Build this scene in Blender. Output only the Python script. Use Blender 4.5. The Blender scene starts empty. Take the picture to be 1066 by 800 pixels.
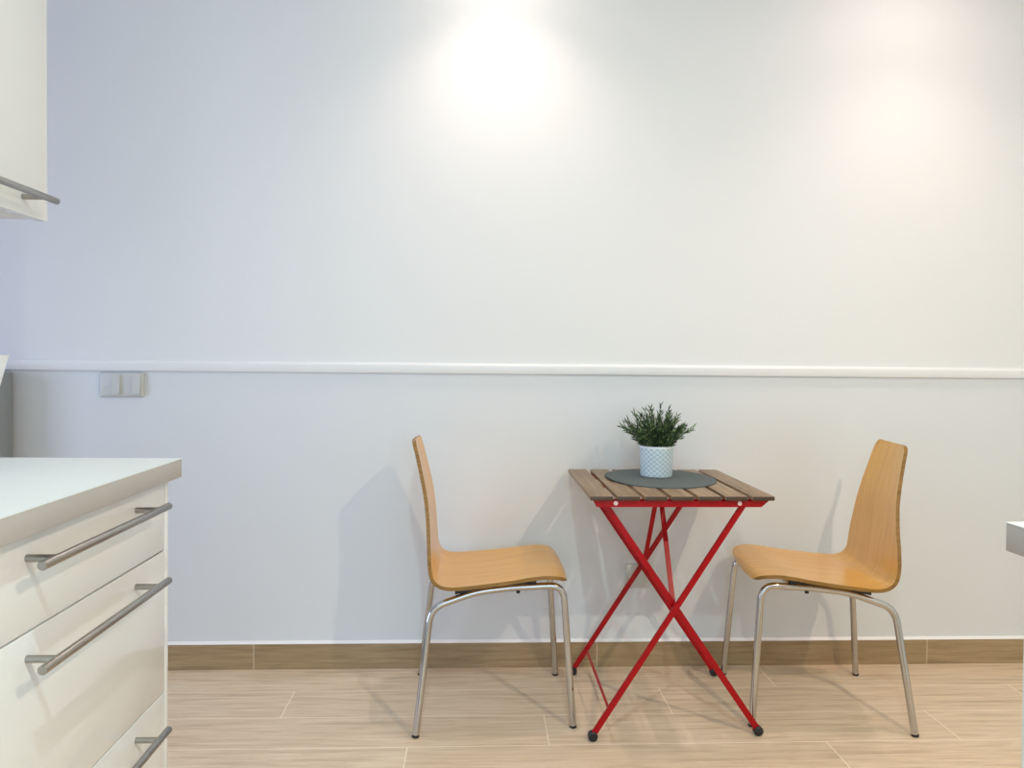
import bpy, bmesh, math, random
from mathutils import Vector, Matrix
random.seed(7)
PI = math.pi
C = bpy.context.scene.collection

# ------------------------------------------------------------------ materials
def srgb(r, g, b):
    f = lambda v: (v/255/12.92) if v/255 <= .04045 else ((v/255+.055)/1.055)**2.4
    return (f(r), f(g), f(b), 1)

class NT:
    def __init__(self, name):
        self.m = bpy.data.materials.new(name); self.m.use_nodes = True
        self.t = self.m.node_tree; self.b = self.t.nodes['Principled BSDF']
    def n(self, typ, **kw):
        nd = self.t.nodes.new(typ)
        for k, v in kw.items(): setattr(nd, k, v)
        return nd
    def l(self, a, b): self.t.links.new(a, b)
    def put(self, sock, v):
        if hasattr(v, 'is_linked') or isinstance(v, bpy.types.NodeSocket): self.l(v, sock)
        else: sock.default_value = v
    def math(self, op, a, b=0., c=None):
        nd = self.n('ShaderNodeMath', operation=op)
        self.put(nd.inputs[0], a); self.put(nd.inputs[1], b)
        if c is not None: self.put(nd.inputs[2], c)
        return nd.outputs[0]
    def obj(self):
        return self.n('ShaderNodeTexCoord').outputs['Object']
    def pos(self):
        return self.n('ShaderNodeNewGeometry').outputs['Position']
    def xyz(self, v):
        s = self.n('ShaderNodeSeparateXYZ'); self.l(v, s.inputs[0]); return s.outputs
    def comb(self, x, y, z):
        s = self.n('ShaderNodeCombineXYZ')
        for i, v in enumerate((x, y, z)): self.put(s.inputs[i], v)
        return s.outputs[0]
    def mapping(self, v, scale):
        s = self.n('ShaderNodeMapping'); self.l(v, s.inputs[0]); s.inputs['Scale'].default_value = scale; return s.outputs[0]
    def noise(self, v, scale, detail=3, rough=.55, dist=0.):
        s = self.n('ShaderNodeTexNoise'); self.l(v, s.inputs['Vector'])
        s.inputs['Scale'].default_value = scale; s.inputs['Detail'].default_value = detail
        s.inputs['Roughness'].default_value = rough; s.inputs['Distortion'].default_value = dist
        return s.outputs['Fac']
    def ramp(self, fac, stops):
        s = self.n('ShaderNodeValToRGB'); self.l(fac, s.inputs[0])
        e = s.color_ramp.elements
        while len(e) < len(stops): e.new(.5)
        for el, (p, c) in zip(e, stops): el.position = p; el.color = c
        return s.outputs[0]
    def mix(self, fac, a, b, blend='MIX'):
        s = self.n('ShaderNodeMix', data_type='RGBA', blend_type=blend)
        self.put(s.inputs[0], fac); self.put(s.inputs[6], a); self.put(s.inputs[7], b)
        return s.outputs[2]
    def bump(self, h, strength=.2, dist=.002):
        s = self.n('ShaderNodeBump'); self.put(s.inputs['Height'], h)
        s.inputs['Strength'].default_value = strength; s.inputs['Distance'].default_value = dist
        self.l(s.outputs[0], self.b.inputs['Normal'])
    def set(self, **kw):
        for k, v in kw.items(): self.put(self.b.inputs[k.replace('_', ' ')], v)
        return self

def mat_plain(name, col, rough=.5, metal=0., var=.04, scale=9., coat=0.):
    a = NT(name)
    f = a.noise(a.obj(), scale)
    dark = tuple(v*(1-var) for v in col[:3])+(1,); lite = tuple(min(1, v*(1+var)) for v in col[:3])+(1,)
    a.set(Base_Color=a.ramp(f, [(.3, dark), (.7, lite)]), Roughness=rough, Metallic=metal)
    a.b.inputs['Coat Weight'].default_value = coat
    return a.m

def mat_wall():
    a = NT('painted_plaster')
    z = a.xyz(a.pos())[2]
    low = a.math('LESS_THAN', z, 1.06)
    col = a.mix(low, srgb(233, 233, 229), srgb(224, 226, 225))
    f = a.noise(a.pos(), 1.7, 2)
    col2 = a.mix(a.math('MULTIPLY', f, .04), col, srgb(200, 204, 206))
    a.set(Base_Color=col2, Roughness=.62)
    a.bump(a.noise(a.pos(), 140, 2), .05, .001)
    return a.m

def mat_floor(name, rowh=.183, y0=2.490, length=1.2, shift=-.4, x0=.61, tone=None, vertical=False, jx=None):
    """wood-look porcelain planks laid along X with pale grout"""
    a = NT(name)
    X, Y, Z = a.xyz(a.pos())
    if vertical: Y = Z
    r = a.math('DIVIDE', a.math('SUBTRACT', Y, y0), rowh)
    row = a.math('FLOOR', r); fr = a.math('FRACT', r)
    u = a.math('DIVIDE', a.math('SUBTRACT', a.math('SUBTRACT', X, x0), a.math('MULTIPLY', a.math('ADD', row, 1.), -shift)), length)
    tile = a.math('FLOOR', u); fu = a.math('FRACT', u)
    gw = .0016
    def edge(fv, size):
        d = a.math('MULTIPLY', a.math('MINIMUM', fv, a.math('SUBTRACT', 1., fv)), size)
        return a.math('LESS_THAN', d, gw)
    grout = a.math('MAXIMUM', edge(fr, rowh), edge(fu, length))
    wn = a.n('ShaderNodeTexWhiteNoise', noise_dimensions='2D')
    a.l(a.comb(row, tile, 0.), wn.inputs['Vector'])
    tid = wn.outputs['Value']
    off = a.math('MULTIPLY', tid, 17.)
    v = a.comb(a.math('ADD', X, off), a.math('ADD', Y, a.math('MULTIPLY', off, .37)), 0.)
    g1 = a.noise(a.mapping(v, (2.2, 34, 1)), 1.6, 5, .62, .6)
    g2 = a.noise(a.mapping(v, (6, 150, 1)), 1.2, 3, .6, .3)
    g3 = a.noise(a.mapping(v, (1.2, 6, 1)), 1.5, 3, .5, .5)
    base, dark, lite, gcol = tone
    col = a.ramp(g1, [(.28, dark), (.5, base), (.75, lite)])
    col = a.mix(a.math('MULTIPLY', a.ramp_fac(g2, .34, .58), .45), col, dark)
    col = a.mix(a.math('MULTIPLY', g3, .25), col, lite)
    col = a.mix(a.math('MULTIPLY', tid, .22), col, dark)
    col = a.mix(grout, col, gcol)
    a.set(Base_Color=col, Roughness=.46)
    h = a.math('SUBTRACT', a.math('MULTIPLY', g2, .3), grout)
    a.bump(h, .25, .001)
    return a.m
def _rf(self, f, lo, hi):
    s = self.n('ShaderNodeMapRange'); self.l(f, s.inputs[0])
    s.inputs[1].default_value = hi; s.inputs[2].default_value = lo
    return s.outputs[0]
NT.ramp_fac = _rf

def mat_beech():
    a = NT('beech_plywood_veneer')
    v = a.obj()
    g = a.noise(a.mapping(v, (3, 60, 3)), 1.3, 4, .6, .4)
    g2 = a.noise(a.mapping(v, (14, 260, 14)), 1., 2)
    col = a.ramp(g, [(.25, srgb(212, 151, 62)), (.5, srgb(225, 168, 77)), (.8, srgb(234, 181, 92))])
    col = a.mix(a.math('MULTIPLY', a.ramp_fac(g2, .3, .55), .14), col, srgb(180, 118, 54))
    a.set(Base_Color=col, Roughness=.30)
    a.b.inputs['Coat Weight'].default_value = .35; a.b.inputs['Coat Roughness'].default_value = .22
    return a.m

def mat_plyedge():
    a = NT('plywood_edge')
    g = a.noise(a.mapping(a.obj(), (6, 6, 200)), 2., 3)
    a.set(Base_Color=a.ramp(g, [(.3, srgb(118, 84, 34)), (.7, srgb(165, 122, 55))]), Roughness=.5)
    return a.m

def mat_slat():
    a = NT('stained_acacia')
    oi = a.n('ShaderNodeObjectInfo').outputs['Random']
    x, y, z = a.xyz(a.pos())
    v = a.comb(a.math('ADD', x, a.math('MULTIPLY', oi, 9.)), a.math('ADD', y, a.math('MULTIPLY', oi, 5.)), z)
    g = a.noise(a.mapping(v, (55, 4, 55)), 1., 5, .65, .8)
    g2 = a.noise(a.mapping(v, (240, 8, 240)), 1., 2)
    col = a.ramp(g, [(.25, srgb(106, 82, 56)), (.5, srgb(147, 121, 91)), (.8, srgb(184, 158, 124))])
    col = a.mix(a.math('MULTIPLY', oi, .25), col, srgb(126, 107, 84))
    col = a.mix(a.math('MULTIPLY', a.ramp_fac(g2, .3, .5), .25), col, srgb(70, 46, 34))
    nrm = a.n('ShaderNodeNewGeometry').outputs['Normal']
    endg = a.math('GREATER_THAN', a.math('ABSOLUTE', a.xyz(nrm)[1]), .7)
    col = a.mix(endg, col, srgb(74, 54, 40))
    a.set(Base_Color=col, Roughness=.42)
    a.bump(g2, .15, .001)
    return a.m

def mat_pot():
    a = NT('embossed_diamond_ceramic')
    x, y, z = a.xyz(a.obj())
    th = a.math('MULTIPLY', a.math('ARCTAN2', y, x), 18/(2*PI))
    w = a.math('MULTIPLY', z, 66.)
    def tri(s):
        f = a.math('FRACT', s); return a.math('ABSOLUTE', a.math('SUBTRACT', f, .5))
    d1 = tri(a.math('ADD', th, w)); d2 = tri(a.math('SUBTRACT', th, w))
    m = a.math('MINIMUM', d1, d2)
    leaf = a.math('SMOOTH_MIN', d1, d2, .1)
    line = a.ramp_fac(m, .07, .13)   # 1 on ridge lines
    rim = a.math('GREATER_THAN', z, .094)
    pat = a.math('MULTIPLY', a.math('SUBTRACT', 1., line), a.math('SUBTRACT', 1., rim))
    col = a.mix(pat, srgb(232, 239, 240), srgb(184, 204, 210))
    a.set(Base_Color=col, Roughness=.45)
    a.bump(a.math('SUBTRACT', 1., pat), .5, .002)
    return a.m

def mat_leaf():
    a = NT('rosemary_leaf')
    oi = a.noise(a.obj(), 70, 2)
    z = a.xyz(a.obj())[2]
    col = a.ramp(oi, [(.3, srgb(20, 38, 24)), (.52, srgb(54, 84, 44)), (.70, srgb(150, 172, 112))])
    a.set(Base_Color=col, Roughness=.5)
    return a.m

M = {}
M['wall'] = mat_wall()
M['white_paint'] = mat_plain('satin_white_paint', srgb(240, 240, 238), .35, var=.01)
M['rail'] = mat_plain('rail_paint', srgb(241, 241, 238), .4, var=.01)
M['ceiling'] = mat_plain('ceiling_paint', srgb(238, 237, 233), .7, var=.01)
M['floor'] = mat_floor('oak_look_floor_tiles', tone=(srgb(233, 208, 178), srgb(190, 164, 133), srgb(246, 227, 202), srgb(252, 236, 212)))
M['skirt'] = mat_floor('oak_look_skirting_tiles', rowh=.5, y0=-.2, length=1.206, shift=0., x0=.431, vertical=True,
                       tone=(srgb(168, 143, 106), srgb(136, 112, 80), srgb(188, 164, 126), srgb(204, 186, 156)))
M['caulk'] = mat_plain('white_caulk', srgb(246, 244, 240), .5, var=.01)
M['beech'] = mat_beech(); M['plyedge'] = mat_plyedge(); M['slat'] = mat_slat()
M['chrome'] = mat_plain('chromed_steel', srgb(192, 191, 189), .11, 1., var=.02)
M['steel'] = mat_plain('brushed_steel', srgb(168, 165, 160), .32, 1., var=.06, scale=60)
M['black'] = mat_plain('black_plastic', srgb(28, 26, 26), .45, var=.1)
M['red'] = mat_plain('red_powder_coat', srgb(166, 2, 14), .36, var=.05, scale=30)
M['red'].node_tree.nodes['Principled BSDF'].inputs['Specular IOR Level'].default_value = .3
M['bolt'] = mat_plain('pale_bolt_cap', srgb(235, 205, 200), .35, var=.02)
M['mat'] = mat_plain('grey_felt', srgb(92, 100, 100), .85, var=.06, scale=120)
M['pot'] = mat_pot(); M['leaf'] = mat_leaf()
M['stem'] = mat_plain('brown_green_stem', srgb(60, 56, 36), .7, var=.15)
M['soil'] = mat_plain('dark_soil', srgb(38, 30, 24), .9, var=.3, scale=200)
M['gloss'] = mat_plain('white_gloss_front', srgb(236, 237, 235), .24, var=.008, coat=.3)
M['worktop'] = mat_plain('white_laminate_worktop', srgb(240, 243, 242), .3, var=.01)
M['worktop_edge'] = mat_plain('worktop_edge_band', srgb(184, 179, 175), .4, var=.02)
M['plastic'] = mat_plain('switch_plastic', srgb(206, 206, 199), .35, var=.01)
M['dark'] = mat_plain('shadow_gap_dark', srgb(120, 118, 112), .6)
M['grey'] = mat_plain('grey_melamine', srgb(150, 156, 157), .5, var=.03)
M['white_plastic'] = mat_plain('white_plastic', srgb(240, 242, 246), .35, var=.01)

# ------------------------------------------------------------------ geometry helpers
def finish(name, bm, mats, parent=None, smooth=True, angle=35):
    bmesh.ops.recalc_face_normals(bm, faces=bm.faces[:])
    me = bpy.data.meshes.new(name)
    bm.to_mesh(me); bm.free()
    for m in (mats if isinstance(mats, (list, tuple)) else [mats]): me.materials.append(M[m])
    o = bpy.data.objects.new(name, me); C.objects.link(o)
    if smooth:
        me.polygons.foreach_set('use_smooth', [True]*len(me.polygons))
        me.set_sharp_from_angle(angle=math.radians(angle))
    if parent: o.parent = parent
    return o

def box(bm, lo, hi, bev=0., seg=2, mi=0):
    lo = Vector(lo); hi = Vector(hi); c = (lo+hi)/2; s = hi-lo
    n0 = set(bm.faces)
    r = bmesh.ops.create_cube(bm, size=1, matrix=Matrix.Translation(c) @ Matrix.Diagonal((*s, 1)))
    if bev:
        vs = set(r['verts']); es = [e for e in bm.edges if e.verts[0] in vs and e.verts[1] in vs]
        bmesh.ops.bevel(bm, geom=es, offset=bev, segments=seg, affect='EDGES', profile=.5)
    for f in bm.faces:
        if f not in n0: f.material_index = mi

def rings(pts, rad, n=16):
    """parallel transported rings along a polyline"""
    P = [Vector(p) for p in pts]; out = []
    T = []
    for i in range(len(P)):
        a = P[max(i-1, 0)]; b = P[min(i+1, len(P)-1)]
        T.append((b-a).normalized())
    up = Vector((0, 1, 0)) if abs(T[0].y) < .8 else Vector((1, 0, 0))
    N = (up - T[0]*up.dot(T[0])).normalized()
    for i, p in enumerate(P):
        N = (N - T[i]*N.dot(T[i])).normalized(); B = T[i].cross(N)
        r = rad[i] if isinstance(rad, (list, tuple)) else rad
        out.append([p + (N*math.cos(2*PI*k/n) + B*math.sin(2*PI*k/n))*r for k in range(n)])
    return out
def skin(bm, rs, cap=True):
    V = [[bm.verts.new(p) for p in r] for r in rs]; n = len(V[0])
    for i in range(len(V)-1):
        for k in range(n):
            bm.faces.new((V[i][k], V[i][(k+1) % n], V[i+1][(k+1) % n], V[i+1][k]))
    if cap:
        bm.faces.new(V[0][::-1]); bm.faces.new(V[-1])
def tube(bm, pts, rad, n=16): skin(bm, rings(pts, rad, n))
def smooth_path(pts, fillet):
    """polyline with rounded corners"""
    P = [Vector(p) for p in pts]; out = [P[0]]
    for i in range(1, len(P)-1):
        a, b, c = P[i-1], P[i], P[i+1]
        f = fillet[i-1] if isinstance(fillet, (list, tuple)) else fillet
        d1 = (a-b).normalized(); d2 = (c-b).normalized()
        p, q = b+d1*f, b+d2*f
        for t in range(9):
            s = t/8; out.append(p*(1-s)**2 + b*2*s*(1-s) + q*s*s)
    out.append(P[-1]); return out
def lathe(bm, prof, n=40, c=(0, 0, 0), cap=True):
    c = Vector(c)
    rs = [[c+Vector((r*math.cos(2*PI*k/n), r*math.sin(2*PI*k/n), z)) for k in range(n)] for r, z in prof]
    skin(bm, rs, cap)
def prism(bm, poly, ax, lo, hi, bev=0.):
    """extrude polygon of 2D points along axis ax"""
    def mk(p, t):
        return {'x': (t, p[0], p[1]), 'y': (p[0], t, p[1]), 'z': (p[0], p[1], t)}[ax]
    A = [bm.verts.new(mk(p, lo)) for p in poly]; B = [bm.verts.new(mk(p, hi)) for p in poly]
    n = len(poly); fs = [bm.faces.new(A), bm.faces.new(B[::-1])]
    for i in range(n): fs.append(bm.faces.new((A[i], B[i], B[(i+1) % n], A[(i+1) % n])))
    if bev:
        es = list({e for f in fs for e in f.edges})
        bmesh.ops.bevel(bm, geom=es, offset=bev, segments=2, affect='EDGES')
def bar(bm, p, q, width, depth, side=(0, 1, 0), bev=.001):
    """rectangular bar from p to q; depth along 'side', width perpendicular"""
    p = Vector(p); q = Vector(q); t = (q-p).normalized(); s = Vector(side); s = (s-t*s.dot(t)).normalized(); w = t.cross(s)
    m = Matrix((( *w,), (*s,), (*t,))).transposed().to_4x4(); m.translation = (p+q)/2
    b2 = bmesh.new(); L = (q-p).length
    bmesh.ops.create_cube(b2, size=1, matrix=Matrix.Diagonal((width, depth, L, 1)))
    if bev: bmesh.ops.bevel(b2, geom=b2.edges[:], offset=bev, segments=2, affect='EDGES')
    b2.transform(m)
    me = bpy.data.meshes.new('t'); b2.to_mesh(me); b2.free(); bm.from_mesh(me); bpy.data.meshes.remove(me)
def catmull(P, per=8):
    P = [Vector(p) for p in P]; out = []
    for i in range(len(P)-1):
        a = P[i-1] if i else P[0]*2-P[1]; b, c = P[i], P[i+1]; d = P[i+2] if i+2 < len(P) else P[-1]*2-P[-2]
        for k in range(per):
            t = k/per
            out.append(.5*((2*b)+(c-a)*t+(2*a-5*b+4*c-d)*t*t+(3*b-a-3*c+d)*t**3))
    out.append(P[-1]); return out

def thing(name, label, cat, loc=(0, 0, 0), rz=0, group=None):
    o = bpy.data.objects.new(name, None); C.objects.link(o)
    o.location = loc; o.rotation_euler = (0, 0, rz); o.empty_display_size = .1
    o['label'] = label; o['category'] = cat
    if group: o['group'] = group
    return o
def struct(name, bm, m, parent=None, **kw):
    o = finish(name, bm, m, parent, **kw)
    if not parent: o['kind'] = 'structure'
    return o
def newbox(name, lo, hi, m, parent=None, bev=0., setting=False, seg=2):
    bm = bmesh.new(); box(bm, lo, hi, bev, seg)
    return struct(name, bm, m) if setting else finish(name, bm, m, parent)

# ------------------------------------------------------------------ setting
WY = 2.68; CZ = 2.56; XL = -3.3; XR = 2.6; YF = -2.4
newbox('floor', (XL-.1, YF-.1, -.1), (XR+.1, WY+.1, 0), 'floor', setting=True)
newbox('ceiling', (XL-.1, YF-.1, CZ), (XR+.1, WY+.1, CZ+.1), 'ceiling', setting=True)
newbox('wall_back', (XL-.1, WY, 0), (XR+.1, WY+.1, CZ), 'wall', setting=True)
newbox('wall_right', (XR, YF, 0), (XR+.1, WY, CZ), 'wall', setting=True)
WF = (-.75, 1.65, .35, 2.35)           # x0 x1 z0 z1 of the unseen window added behind the camera for fill
bm = bmesh.new(); a0, a1, c0, c1 = WF
box(bm, (XL, YF-.1, 0), (a0, YF, CZ)); box(bm, (a1, YF-.1, 0), (XR, YF, CZ))
box(bm, (a0, YF-.1, 0), (a1, YF, c0)); box(bm, (a0, YF-.1, c1), (a1, YF, CZ))
struct('wall_front', bm, 'wall')
bm = bmesh.new()
for a, b in (((a0, YF-.07, c0), (a0+.06, YF-.02, c1)), ((a1-.06, YF-.07, c0), (a1, YF-.02, c1)), ((a0, YF-.07, c0), (a1, YF-.02, c0+.06)),
             ((a0, YF-.07, c1-.06), (a1, YF-.02, c1)), (((a0+a1)/2-.035, YF-.07, c0), ((a0+a1)/2+.035, YF-.02, c1))): box(bm, a, b, .004)
struct('added_fill_window', bm, 'white_paint')  # unseen frame around the opening added for the fill light
# partition behind the kitchen units: stops short of the back wall, leaving the passage on the left
newbox('wall_kitchen', (-1.29, YF, 0), (-1.175, 1.44, CZ), 'wall', setting=True)
# outer wall with window on the far left
WIN = (.20, 1.60, .30, 1.75)          # y0 y1 z0 z1
bm = bmesh.new()
y0, y1, z0, z1 = WIN
box(bm, (XL-.1, YF, 0), (XL, y0, CZ)); box(bm, (XL-.1, y1, 0), (XL, WY, CZ))
box(bm, (XL-.1, y0, 0), (XL, y1, z0)); box(bm, (XL-.1, y0, z1), (XL, y1, CZ))
struct('wall_left', bm, 'wall')
bm = bmesh.new()
for a, b in (((XL-.07, y0, z0), (XL-.02, y0+.05, z1)), ((XL-.07, y1-.05, z0), (XL-.02, y1, z1)),
             ((XL-.07, y0, z0), (XL-.02, y1, z0+.05)), ((XL-.07, y0, z1-.05), (XL-.02, y1, z1)),
             ((XL-.07, (y0+y1)/2-.03, z0), (XL-.02, (y0+y1)/2+.03, z1))): box(bm, a, b, .004)
struct('window_1', bm, 'white_paint')

# skirting tiles + caulk bead
b = newbox('baseboard_back', (XL, WY-.011, 0), (XR, WY, .090), 'skirt', setting=True)
bm = bmesh.new(); prism(bm, [(WY-.012, .0895), (WY-.0005, .0895), (WY-.0005, .098), (WY-.004, .0955)], 'x', XL, XR)
finish('caulk_bead', bm, 'caulk', b)
# dado rail
bm = bmesh.new()
prism(bm, [(WY, 1.042), (WY-.011, 1.042), (WY-.013, 1.045), (WY-.013, 1.070), (WY-.009, 1.0755), (WY, 1.0785)], 'x', XL, XR)
struct('trim_1', bm, 'rail')

# ------------------------------------------------------------------ chairs
def shell_mesh():
    prof = catmull([(.2225, 0, .428), (.2215, 0, .434), (.215, 0, .4435), (.20, 0, .4515), (.175, 0, .4555), (.145, 0, .4555), (.10, 0, .4505), (.06, 0, .4445), (-.02, 0, .4355),
                    (-.09, 0, .4295), (-.130, 0, .428), (-.156, 0, .434), (-.1735, 0, .450), (-.1805, 0, .475), (-.184, 0, .517),
                    (-.189, 0, .60), (-.1975, 0, .672), (-.212, 0, .741), (-.226, 0, .800), (-.238, 0, .842)], 8)
    # arc length resample with dense ends
    L = [0]
    for i in range(1, len(prof)): L.append(L[-1]+(prof[i]-prof[i-1]).length)
    tot = L[-1]
    ss = []; n = 110
    s = 0
    ends = [.06*(1-math.cos(PI/2*k/12)) for k in range(13)]
    ss = ends + [.06+(tot-.12)*k/n for k in range(1, n)] + [tot-e for e in reversed(ends)]
    def at(s):
        for i in range(1, len(L)):
            if L[i] >= s-1e-9:
                t = (s-L[i-1])/max(L[i]-L[i-1], 1e-9); return prof[i-1].lerp(prof[i], min(max(t, 0), 1))
        return prof[-1]
    def halfw(s, p):
        z, x = p.z, p.x
        if x > -.15 or z < .46:
            w = .192+.013*min(1, max(0, (.10-x)/.2))       # seat, a little narrower in front
        else:
            pts = [(.46, .205), (.50, .2035), (.54, .193), (.58, .178), (.66, .152), (.74, .131), (.80, .118), (.842, .109)]
            w = pts[-1][1]
            for (a, wa), (b_, wb) in zip(pts, pts[1:]):
                if a <= z <= b_: w = wa+(wb-wa)*(z-a)/(b_-a); break
        def rnd(d, r): return r-math.sqrt(max(0, r*r-(r-d)**2)) if d < r else 0
        return w - rnd(s, .062) - rnd(tot-s, .026)
    T = .011; m = 20
    bm = bmesh.new(); top = []; bot = []
    for s in ss:
        p = at(s); a = at(max(s-.003, 0)); b_ = at(min(s+.003, tot))
        t = (b_-a).normalized(); nrm = Vector((0, 1, 0)).cross(t); nrm = Vector((-t.z, 0, t.x)) * -1
        # tangent runs front -> back -> up; the sitter's side normal
        if nrm.z < 0 and abs(t.x) > .7: nrm = -nrm
        if abs(t.x) <= .7 and nrm.x < 0 and s > .1: nrm = -nrm
        if s <= .1 and nrm.x < 0 and abs(t.x) <= .7: nrm = -nrm
        w = halfw(s, p); R1 = []; R2 = []
        for k in range(m+1):
            u = -1+2*k/m; y = w*u
            # shallow hollow of the seat and a gently curved backrest
            hollow = 0
            if p.z < .47 and p.x > -.17: hollow = -.004*(1-u*u)*max(0, min(1, (.19-p.x)/.1))
            elif p.z > .5: hollow = -.008*(1-u*u)*min(1, (p.z-.5)/.1)
            c = p + nrm*hollow + Vector((0, y, 0))
            # front edge bows forward in plan
            if s < .1: c.x += .006*(1-u*u)*(1-s/.1) - .002
            R1.append(bm.verts.new(c)); R2.append(bm.verts.new(c-nrm*T))
        top.append(R1); bot.append(R2)
    for i in range(len(ss)-1):
        for k in range(m):
            bm.faces.new((top[i][k], top[i][k+1], top[i+1][k+1], top[i+1][k]))
            bm.faces.new((bot[i][k], bot[i+1][k], bot[i+1][k+1], bot[i][k+1]))
        for k in (0, m):
            f = bm.faces.new((top[i][k], top[i+1][k], bot[i+1][k], bot[i][k])); f.material_index = 1
    for i in (0, len(ss)-1):
        for k in range(m):
            f = bm.faces.new((top[i][k], top[i][k+1], bot[i][k+1], bot[i][k])); f.material_index = 1
    return bm

def make_chair(label):
    t = thing('dining_chair', label, 'chair', group='plywood chairs at the bistro table')
    sh = finish('seat_shell', shell_mesh(), ['beech', 'plyedge'], t, angle=50); sh.rotation_euler.z = -.035
    r = .0103
    for sgn in (-1, 1):
        path = smooth_path([(.233, sgn*.188, .006), (.203, sgn*.163, .4190), (.05, sgn*.160, .4125), (-.055, sgn*.160, .4020), (-.191, sgn*.163, .357), (-.2305, sgn*.217, .006)],
                           [.045, .02, .04, .042])
        rs = rings(path, r, 18)
        # cut the continuous tube into front leg, rail, rear leg
        i1 = next(i for i, p in enumerate(path) if p.x < .165); i2 = next(i for i, p in enumerate(path) if p.x < -.15)
        for nm, a, b_ in (('leg', 0, i1), ('side_rail', i1, i2), ('leg', i2, len(path)-1)):
            bm = bmesh.new(); skin(bm, rs[a:b_+1]); o = finish(nm, bm, 'chrome', t)
            if nm == 'leg':
                foot = path[0] if a == 0 else path[-1]
                d = (path[1]-path[0]).normalized() if a == 0 else (path[-2]-path[-1]).normalized()
                bm = bmesh.new(); base = foot - d*(foot.z/d.z)
                tube(bm, [base+d*.0005, base+d*.002, foot+d*.0015], [.0098, .0108, .0108], 18)
                for v in bm.verts: v.co.z = max(v.co.z, .0005)
                finish('foot_cap', bm, 'black', o)
        # black spacers and mounting strip between tube and plywood
        bm = bmesh.new()
        box(bm, (.098, sgn*.160-.010, .4225), (.122, sgn*.160+.010, .4400), .003)
        prism(bm, [(.10, .4230), (.10, .4300), (.0, .4210), (-.09, .4150), (-.12, .4145), (-.12, .3960), (-.05, .4080)], 'y', sgn*.160-.006, sgn*.160+.006)
        finish('mounting_strip', bm, 'black', t)
        bm = bmesh.new(); lathe(bm, [(.006, 0), (.006, .006), (.004, .008)], 14, (.068, sgn*.160, .3965)); finish('screw_cap', bm, 'black', t)
    for x, z in ((.11, .414), (-.09, .391)):
        bm = bmesh.new(); tube(bm, [(x, -.158, z), (x, .158, z)], .008, 12); finish('cross_bar', bm, 'chrome', t)
    bm = bmesh.new()
    for sx, z in ((-.09, .401),): box(bm, (sx-.012, -.15, z-.004), (sx+.012, .15, .4195), .002)
    finish('rear_support', bm, 'black', t)
    return t
def copy_tree(o, parent=None):
    c = o.copy(); C.objects.link(c)
    if parent: c.parent = parent
    for ch in list(o.children): copy_tree(ch, c)
    return c
chair = make_chair('bent beech plywood chair on chromed legs standing left of the red table, facing right')
chair.location = (.05, 2.405, 0); chair.rotation_euler.z = .040
chair2 = copy_tree(chair)
chair2['label'] = 'bent beech plywood chair on chromed legs standing right of the red table, facing left'
chair2.location = (1.077, 2.385, 0); chair2.rotation_euler.z = PI-.095

# ------------------------------------------------------------------ bistro table
TX0, TX1, TY0, TY1, TZ = .318, .843, 2.112, 2.645, .710
t = thing('bistro_table', 'small folding bistro table with brown wooden slats and crossed red steel legs', 'table', (.58, 2.38, 0))
inv = Matrix.Translation((-.58, -2.38, 0))
def tpart(name, bm, m, parent=t, **kw):
    if parent == t or parent.parent: bm.transform(inv)
    return finish(name, bm, m, parent, **kw)
for i in range(7):
    x = TX0+i*.07708; bm = bmesh.new(); box(bm, (x, TY0, TZ-.0125), (x+.0640, TY1, TZ), .0022); tpart('slat', bm, 'slat')
for y, s in ((TY0+.016, 1), (TY1-.020, -1)):
    bm = bmesh.new()
    prism(bm, [(.326, .6972), (.836, .6972), (.812, .6765), (.338, .6765)], 'y', y, y+.004)
    box(bm, (.330, min(y, y+s*.02), .6945), (.832, max(y, y+s*.02), .6974))        # horizontal flange of the angle iron
    a = tpart('apron', bm, 'red', angle=30)
    for bx in (.392, .748):
        bm = bmesh.new(); yy = y-.0025 if s == 1 else y+.004
        bmesh.ops.create_cone(bm, cap_ends=True, segments=18, radius1=.0062, radius2=.0062, depth=.003,
                              matrix=Matrix.Translation((bx, yy+.001, .688)) @ Matrix.Rotation(PI/2, 4, 'X'))
        tpart('bolt_cap', bm, 'bolt', a)
piv = Vector((.573, 0, .388))
def leg(p, q, y, foot, wd):
    bm = bmesh.new(); bar(bm, (p[0], y, p[1]), (q[0], y, q[1]), wd, .010, bev=.0015)
    o = tpart('leg', bm, 'red')
    if foot:
        bm = bmesh.new(); x = q[0]; s = 1 if q[0] > p[0] else -1
        # stubby rubber cap with its axis along the depth of the table
        d = Vector((s*.58, 0, -.81))
        prof = [(.0, -.011), (.0105, -.011), (.0138, -.008), (.0138, .008), (.0105, .011), (0, .011)]
        n = 22; c0 = Vector((x, y, .0142))
        rs = [[c0+Vector((r_*math.cos(2*PI*k/n), h, r_*math.sin(2*PI*k/n))) for k in range(n)] for r_, h in prof[1:-1]]
        skin(bm, rs); tpart('foot_cap', bm, 'black', o)
    return o
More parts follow.
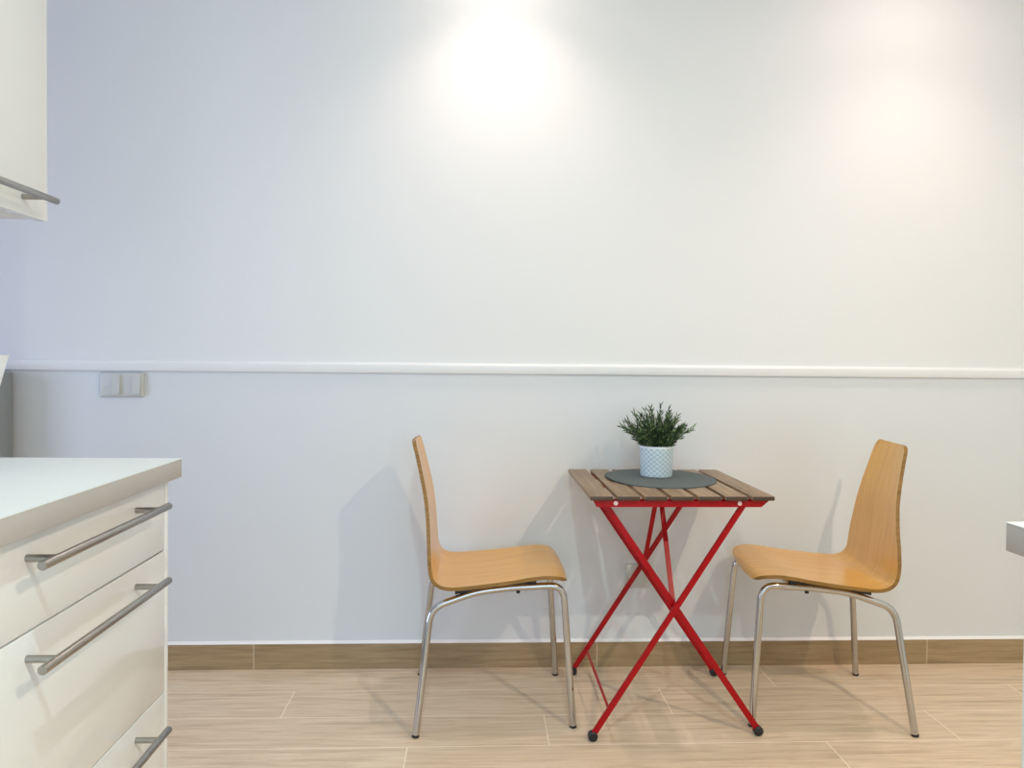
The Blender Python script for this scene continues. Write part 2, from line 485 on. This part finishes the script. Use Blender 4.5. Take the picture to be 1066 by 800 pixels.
# outer frame rises to the right, inner frame falls to the right
for y in (2.146, 2.605): leg((.772, .690), (.337, .016), y, True, .0165)
for y in (2.166, 2.585): leg((.360, .690), (.826, .016), y, True, .0185)
for y0_, y1_ in ((2.139, 2.174), (2.577, 2.612)):
    bm = bmesh.new(); bmesh.ops.create_cone(bm, cap_ends=True, segments=16, radius1=.007, radius2=.007, depth=y1_-y0_,
        matrix=Matrix.Translation((piv.x, (y0_+y1_)/2, piv.z)) @ Matrix.Rotation(PI/2, 4, 'X')); tpart('pivot_bolt', bm, 'red')
bm = bmesh.new(); tube(bm, [(.3835, 2.148, .088), (.3835, 2.603, .088)], .0042, 12); tpart('cross_rod', bm, 'red')
bm = bmesh.new(); tube(bm, [(.366, 2.168, .682), (.366, 2.583, .682)], .0045, 12); tpart('cross_rod', bm, 'red')
for y in (2.178, 2.573):
    bm = bmesh.new(); bar(bm, (.573, y, .385), (.577, 2.38+(.008 if y > 2.38 else -.008), .690), .0150, .005, (0, 1, 0), .001); tpart('brace', bm, 'red')
bm = bmesh.new(); box(bm, (.33, 2.362, .6915), (.83, 2.398, .6974), .001); tpart('centre_rail', bm, 'red')

# placemat, slightly lifted at its left edge
bm = bmesh.new(); n = 72
def matz(x, y):
    return max(0, (-x-.118)/.06)**1.6*.006
rr = [0.02, .06, .10, .13, .15, .165, .174]
def ring_at(f, dz):
    return [bm.verts.new((f*.176*math.cos(2*PI*k/n), f*.198*math.sin(2*PI*k/n), dz+matz(f*.176*math.cos(2*PI*k/n), 0))) for k in range(n)]
fs = [.1, .35, .6, .8, .92, 1.0]
up = [ring_at(f, .0032) for f in fs]; dn = [ring_at(f, 0) for f in fs]
for R in (up, dn):
    for i in range(len(R)-1):
        for k in range(n): bm.faces.new((R[i][k], R[i][(k+1) % n], R[i+1][(k+1) % n], R[i+1][k]))
    bm.faces.new(R[0])
for k in range(n): bm.faces.new((up[-1][k], up[-1][(k+1) % n], dn[-1][(k+1) % n], dn[-1][k]))
pm = finish('placemat', bm, 'mat')
pm.location = (.592, 2.436, TZ+.0003)
pm['label'] = 'dark grey round placemat lying on the slatted table under the plant pot'; pm['category'] = 'placemat'

# ------------------------------------------------------------------ potted plant
pt = thing('potted_plant', 'bushy green rosemary-like plant in a pale diamond-patterned pot on the placemat', 'plant', (.5875, 2.468, TZ+.0037))
bm = bmesh.new()
lathe(bm, [(.047, 0), (.0505, .002), (.0518, .006), (.0552, .095), (.0558, .099), (.0548, .101), (.0528, .100), (.0515, .091), (.0510, .080)], 56)
finish('pot', bm, 'pot', pt)
bm = bmesh.new(); lathe(bm, [(.0509, .076), (.0509, .089), (.03, .092), (.01, .093)], 40); finish('soil', bm, 'soil', pt)
lf = bmesh.new(); st = bmesh.new(); rnd = random.Random(11)
def leaf(bm, p, d, L, w):
    d = d.normalized(); s = d.cross(Vector((rnd.uniform(-1, 1), rnd.uniform(-1, 1), rnd.uniform(-.4, 1)))).normalized(); nn = s.cross(d)
    a = bm.verts.new(p); b_ = bm.verts.new(p+d*L*.45+s*w+nn*L*.04); c = bm.verts.new(p+d*L-nn*L*.06); e = bm.verts.new(p+d*L*.45-s*w+nn*L*.04)
    f = bm.verts.new(p+d*L*.45-nn*w*.7)
    bm.faces.new((a, b_, f)); bm.faces.new((b_, c, f)); bm.faces.new((c, e, f)); bm.faces.new((e, a, f)); bm.faces.new((a, e, b_)); bm.faces.new((b_, e, c))
NB = 62
for i in range(NB):
    az = i*2.39996+rnd.uniform(-.25, .25); q = math.sqrt((i+.5)/NB)
    tilt = q*1.04*rnd.uniform(.8, 1.1)
    base = Vector((.042*q*math.cos(az), .042*q*math.sin(az), .090))
    L = (.127-.034*q)*rnd.uniform(.66, 1.10)
    d0 = Vector((math.sin(tilt*.65)*math.cos(az), math.sin(tilt*.65)*math.sin(az), math.cos(tilt*.65)))
    d1 = Vector((math.sin(tilt)*math.cos(az), math.sin(tilt)*math.sin(az), math.cos(tilt)))+Vector((rnd.uniform(-.15, .15), rnd.uniform(-.15, .15), .1))
    pts = [base+d0*L*k/10*(1-k/20)+d1*L*(k/10)**2*.5 for k in range(11)]
    tube(st, pts, [.0012]*10+[.0006], 5)
    nl = 12
    for j in range(nl):
        f = .14+.86*j/(nl-1)
        k = min(int(f*10), 9); p = pts[k].lerp(pts[k+1], f*10-k); tdir = (pts[k+1]-pts[k]).normalized()
        for h in range(2):
            a2 = j*2.4+h*PI+rnd.uniform(-.4, .4)
            s1 = tdir.cross(Vector((.3, .5, .8))).normalized(); s2 = tdir.cross(s1)
            ld = tdir*(1.0+.6*f)+(s1*math.cos(a2)+s2*math.sin(a2))*.85
            leaf(lf, p, ld, rnd.uniform(.017, .028), rnd.uniform(.0019, .0031))
finish('stems', st, 'stem', pt); finish('foliage', lf, 'leaf', pt, smooth=False)

# ------------------------------------------------------------------ switch and wall plate
sw = thing('light_switch', 'off-white double light switch on the wall under the rail, left', 'switch', (-1.2275, WY, .993))
bm = bmesh.new(); box(bm, (-.0755, -.012, -.042), (.0755, -.0003, .042), .006, 3); finish('cover_frame', bm, 'plastic', sw)
for k, xc in enumerate((-.0345, .0345)):
    for j, (xa, xb, out) in enumerate(((-.0325, .0035, .0128), (.0045, .0325, .0215))):
        bm = bmesh.new()
        prism(bm, [(-.0105, -.0325), (-out, -.0325), (-out*.86, .0325), (-.0105, .0325)], 'x', xc+xa, xc+xb, .0012)
        finish('rocker', bm, 'plastic', sw)
wp = thing('wall_plate', 'small square white wall plate low on the wall behind the red table', 'wall plate', (.573, WY, .3235))
bm = bmesh.new(); box(bm, (-.042, -.009, -.0425), (.042, -.0003, .0425), .003, 3); finish('cover_frame', bm, 'plastic', wp)
bm = bmesh.new(); box(bm, (-.031, -.0105, -.032), (.031, -.0088, .032), .001); finish('insert', bm, 'plastic', wp)
bm = bmesh.new(); bmesh.ops.create_cone(bm, cap_ends=True, segments=12, radius1=.003, radius2=.003, depth=.002, matrix=Matrix.Translation((-.016, -.0108, .008)) @ Matrix.Rotation(PI/2, 4, 'X')); finish('screw', bm, 'black', wp)

# ------------------------------------------------------------------ kitchen units
def bar_handle(parent, xf, yc, zc, sgn=1, L=.386, sp=.31, drop=0):
    """round bar handle on two posts standing off a front in the plane x = xf, running along y"""
    bm = bmesh.new(); xb = xf+sgn*.040
    tube(bm, [(xb, yc-L/2, zc), (xb, yc-L/2+.001, zc), (xb, yc+L/2-.001, zc), (xb, yc+L/2, zc)], [.0055, .0061, .0061, .0055], 20)
    for s in (-1, 1): tube(bm, [(xf, yc+s*sp/2, zc), (xb, yc+s*sp/2, zc)], .0050, 14)
    return finish('handle', bm, 'steel', parent)
FX = -.575; YE = 1.436; YN = .822
bc = thing('base_cabinet', 'white glossy drawer unit with three steel bar handles under the left worktop', 'cabinet', (0, 0, 0))
newbox('carcass', (-1.165, YN, .10), (FX-.020, YE-.0165, .8635), 'white_paint', bc)
newbox('side_panel', (-1.165, YE-.0135, .0), (FX, YE, .8640), 'gloss', bc, .0008)
newbox('plinth', (-1.10, YN, 0), (FX-.06, YE-.0165, .0995), 'white_paint', bc)
for z0_, z1_, hz in ((.7360, .8600, .8310), (.4725, .7330, .7010), (.1060, .4695, .4390)):
    d = newbox('drawer_front', (FX-.0185, YN, z0_), (FX, YE-.0160, z1_), 'gloss', bc, .0012)
    bar_handle(d, FX, 1.1475, hz)
wt = thing('worktop', 'white laminate worktop with grey edge on the left drawer unit', 'worktop', (0, 0, 0))
newbox('slab', (-1.17, YN, .8655), (-.554, 1.4465, .8995), 'worktop_edge', wt, .0012)
newbox('laminate_top', (-1.17, YN, .8994), (-.5535, 1.447, .9005), 'worktop', wt)

# wall cabinet
UX = -.822; UB = 1.3455; UE = 1.489; UN = .88
uc = thing('wall_cabinet', 'white wall cabinet with a steel bar handle, hung at the upper left', 'cabinet', (0, 0, 0))
newbox('carcass', (-1.172, UN, UB+.004), (UX-.021, UE-.001, 2.15), 'white_paint', uc, .001)
d = newbox('door', (UX-.018, UN, UB), (UX, UE-.0005, 2.15), 'gloss', uc, .002)
bar_handle(d, UX, 1.447-.193, UB+.031)

# right-hand unit
rc = thing('base_cabinet', 'white kitchen unit under the grey-edged worktop at the right edge', 'cabinet', (0, 0, 0))
newbox('carcass', (.676, .28, .10), (1.25, .862, .8635), 'white_paint', rc)
newbox('side_panel', (.656, .8635, 0), (1.25, .8765, .8640), 'gloss', rc, .0008)
newbox('door', (.656, .28, .106), (.6745, .861, .8600), 'gloss', rc, .0012)
newbox('plinth', (.715, .28, 0), (1.2, .862, .0995), 'white_paint', rc)
rw = thing('worktop', 'white worktop corner with grey edge at the right edge', 'worktop', (0, 0, 0))
newbox('slab', (.638, .28, .8655), (1.255, .8855, .8995), 'worktop_edge', rw, .0012)
newbox('laminate_top', (.6375, .28, .8994), (1.255, .886, .9005), 'worktop', rw)

# flared white tub on the left worktop, only its far side in view
tb = thing('storage_tub', 'white flared tub on the left worktop, cut by the left edge of the photo', 'tub', (-.862, 1.190, .9008))
bm = bmesh.new()
def sq(hw, z, r=.012, m=5):
    out = []
    for q, (sx, sy) in enumerate(((1, 1), (-1, 1), (-1, -1), (1, -1))):
        for k in range(m+1):
            a = PI/2*q+PI/2*k/m
            out.append(Vector((sx*(hw-r)+r*math.cos(a), sy*(hw-r)+r*math.sin(a), z)))
    return out
skin(bm, [sq(.060, 0), sq(.063, .004), sq(.122-.027, .186, .014), sq(.1235-.027, .190, .014), sq(.120-.027, .190, .013), sq(.117-.027, .184, .013), sq(.060, .008)])
finish('body', bm, 'white_plastic', tb)

# low grey cabinet by the back wall beyond the units
gc = thing('low_cabinet', 'grey low cabinet standing against the back wall behind the left worktop', 'cabinet', (-1.83, 2.605, 0))
newbox('carcass', (-.22, -.05, .06), (.240, .06, 1.034), 'grey', gc, .002)
newbox('door', (-.218, -.069, .065), (.223, -.0505, 1.030), 'grey', gc, .002)
newbox('plinth', (-.20, -.03, 0), (.205, .055, .0595), 'grey', gc)

# ------------------------------------------------------------------ light
def spot(name, loc, power, half, blend=.35, rad=.03, col=(1, .955, .89), aim=(0, 0, -1)):
    d = bpy.data.lights.new(name, 'SPOT'); d.energy = power; d.spot_size = 2*math.radians(half); d.spot_blend = blend
    d.shadow_soft_size = rad; d.color = col
    o = bpy.data.objects.new(name, d); C.objects.link(o); o.location = loc
    o.rotation_euler = Vector(aim).to_track_quat('-Z', 'Y').to_euler()
    return o
def disc(name, loc, power, spread=180, size=.035, col=(1, .955, .90)):
    d = bpy.data.lights.new(name, 'AREA'); d.shape = 'DISK'; d.size = size; d.energy = power; d.color = col; d.spread = math.radians(spread)
    o = bpy.data.objects.new(name, d); C.objects.link(o); o.location = loc
    return o
LZ = CZ-.012
disc('downlight', (.06, 2.41, LZ), 1.5, col=(1, .86, .76))
disc('downlight', (1.52, 2.27, LZ), 2.6, col=(1, .79, .73))
disc('downlight', (.06, .05, LZ), 19, col=(.66, .93, .92))
disc('downlight', (1.52, .05, LZ), 31, col=(1, .84, .62))
spot('downlight_beam', (.06, 2.34, LZ), 19.5, 57, 1.0, .007, (1, .80, .72))
spot('downlight_beam', (1.52, 2.19, LZ), 20.5, 55, 1.0, .007, (1, .80, .74))
# soft ambient fill, added behind the camera at the made-up window
def fill_light(name, loc, aim, sx, sy, power, col):
    d = bpy.data.lights.new(name, 'AREA'); d.shape = 'RECTANGLE'; d.size = sx; d.size_y = sy; d.energy = power; d.color = col
    o = bpy.data.objects.new(name, d); C.objects.link(o); o.location = loc
    o.rotation_euler = Vector(aim).to_track_quat('-Z', 'Z').to_euler()
fill_light('front_fill', ((WF[0]+WF[1])/2, YF-.14, (WF[2]+WF[3])/2), (0, 1, 0), WF[1]-WF[0]-.1, WF[3]-WF[2]-.1, 40, (.51, .72, .94))
# daylight through the far-left window
d = bpy.data.lights.new('window_daylight', 'AREA'); d.shape = 'RECTANGLE'; d.size = 1.35; d.size_y = 1.3; d.energy = 43; d.color = (.53, .64, 1.)
o = bpy.data.objects.new('window_daylight', d); C.objects.link(o); o.location = (XL-.14, (WIN[0]+WIN[1])/2, (WIN[2]+WIN[3])/2)
o.rotation_euler = Vector((1, 0, 0)).to_track_quat('-Z', 'Y').to_euler()
w = bpy.data.worlds.new('sky'); bpy.context.scene.world = w; w.use_nodes = True
bgn = w.node_tree.nodes['Background']; bgn.inputs[0].default_value = (.55, .72, 1, 1); bgn.inputs[1].default_value = 1.0

# ------------------------------------------------------------------ camera
yaw, pitch, roll, f, H, hy = .0444, .0178, .0094, 790., 1.09, 375.3
F = Vector((math.sin(yaw)*math.cos(pitch), math.cos(yaw)*math.cos(pitch), -math.sin(pitch)))
R0 = Vector((math.cos(yaw), -math.sin(yaw), 0)); U0 = R0.cross(F)
R = R0*math.cos(roll)+U0*math.sin(roll); U = U0*math.cos(roll)-R0*math.sin(roll)
cd = bpy.data.cameras.new('camera'); cam = bpy.data.objects.new('camera', cd); C.objects.link(cam)
mw = Matrix((R, U, -F)).transposed().to_4x4(); mw.translation = (0, 0, H); cam.matrix_world = mw
cd.sensor_width = 36; cd.lens = f/1066*36; cd.clip_start = .02
cd.shift_y = (hy+math.tan(pitch)*f-400)/1066
sc = bpy.context.scene; sc.camera = cam
sc.view_settings.view_transform = 'Standard'; sc.view_settings.look = 'None'; sc.view_settings.gamma = 1
sc.view_settings.use_curve_mapping = False; sc.view_settings.exposure = 0.0
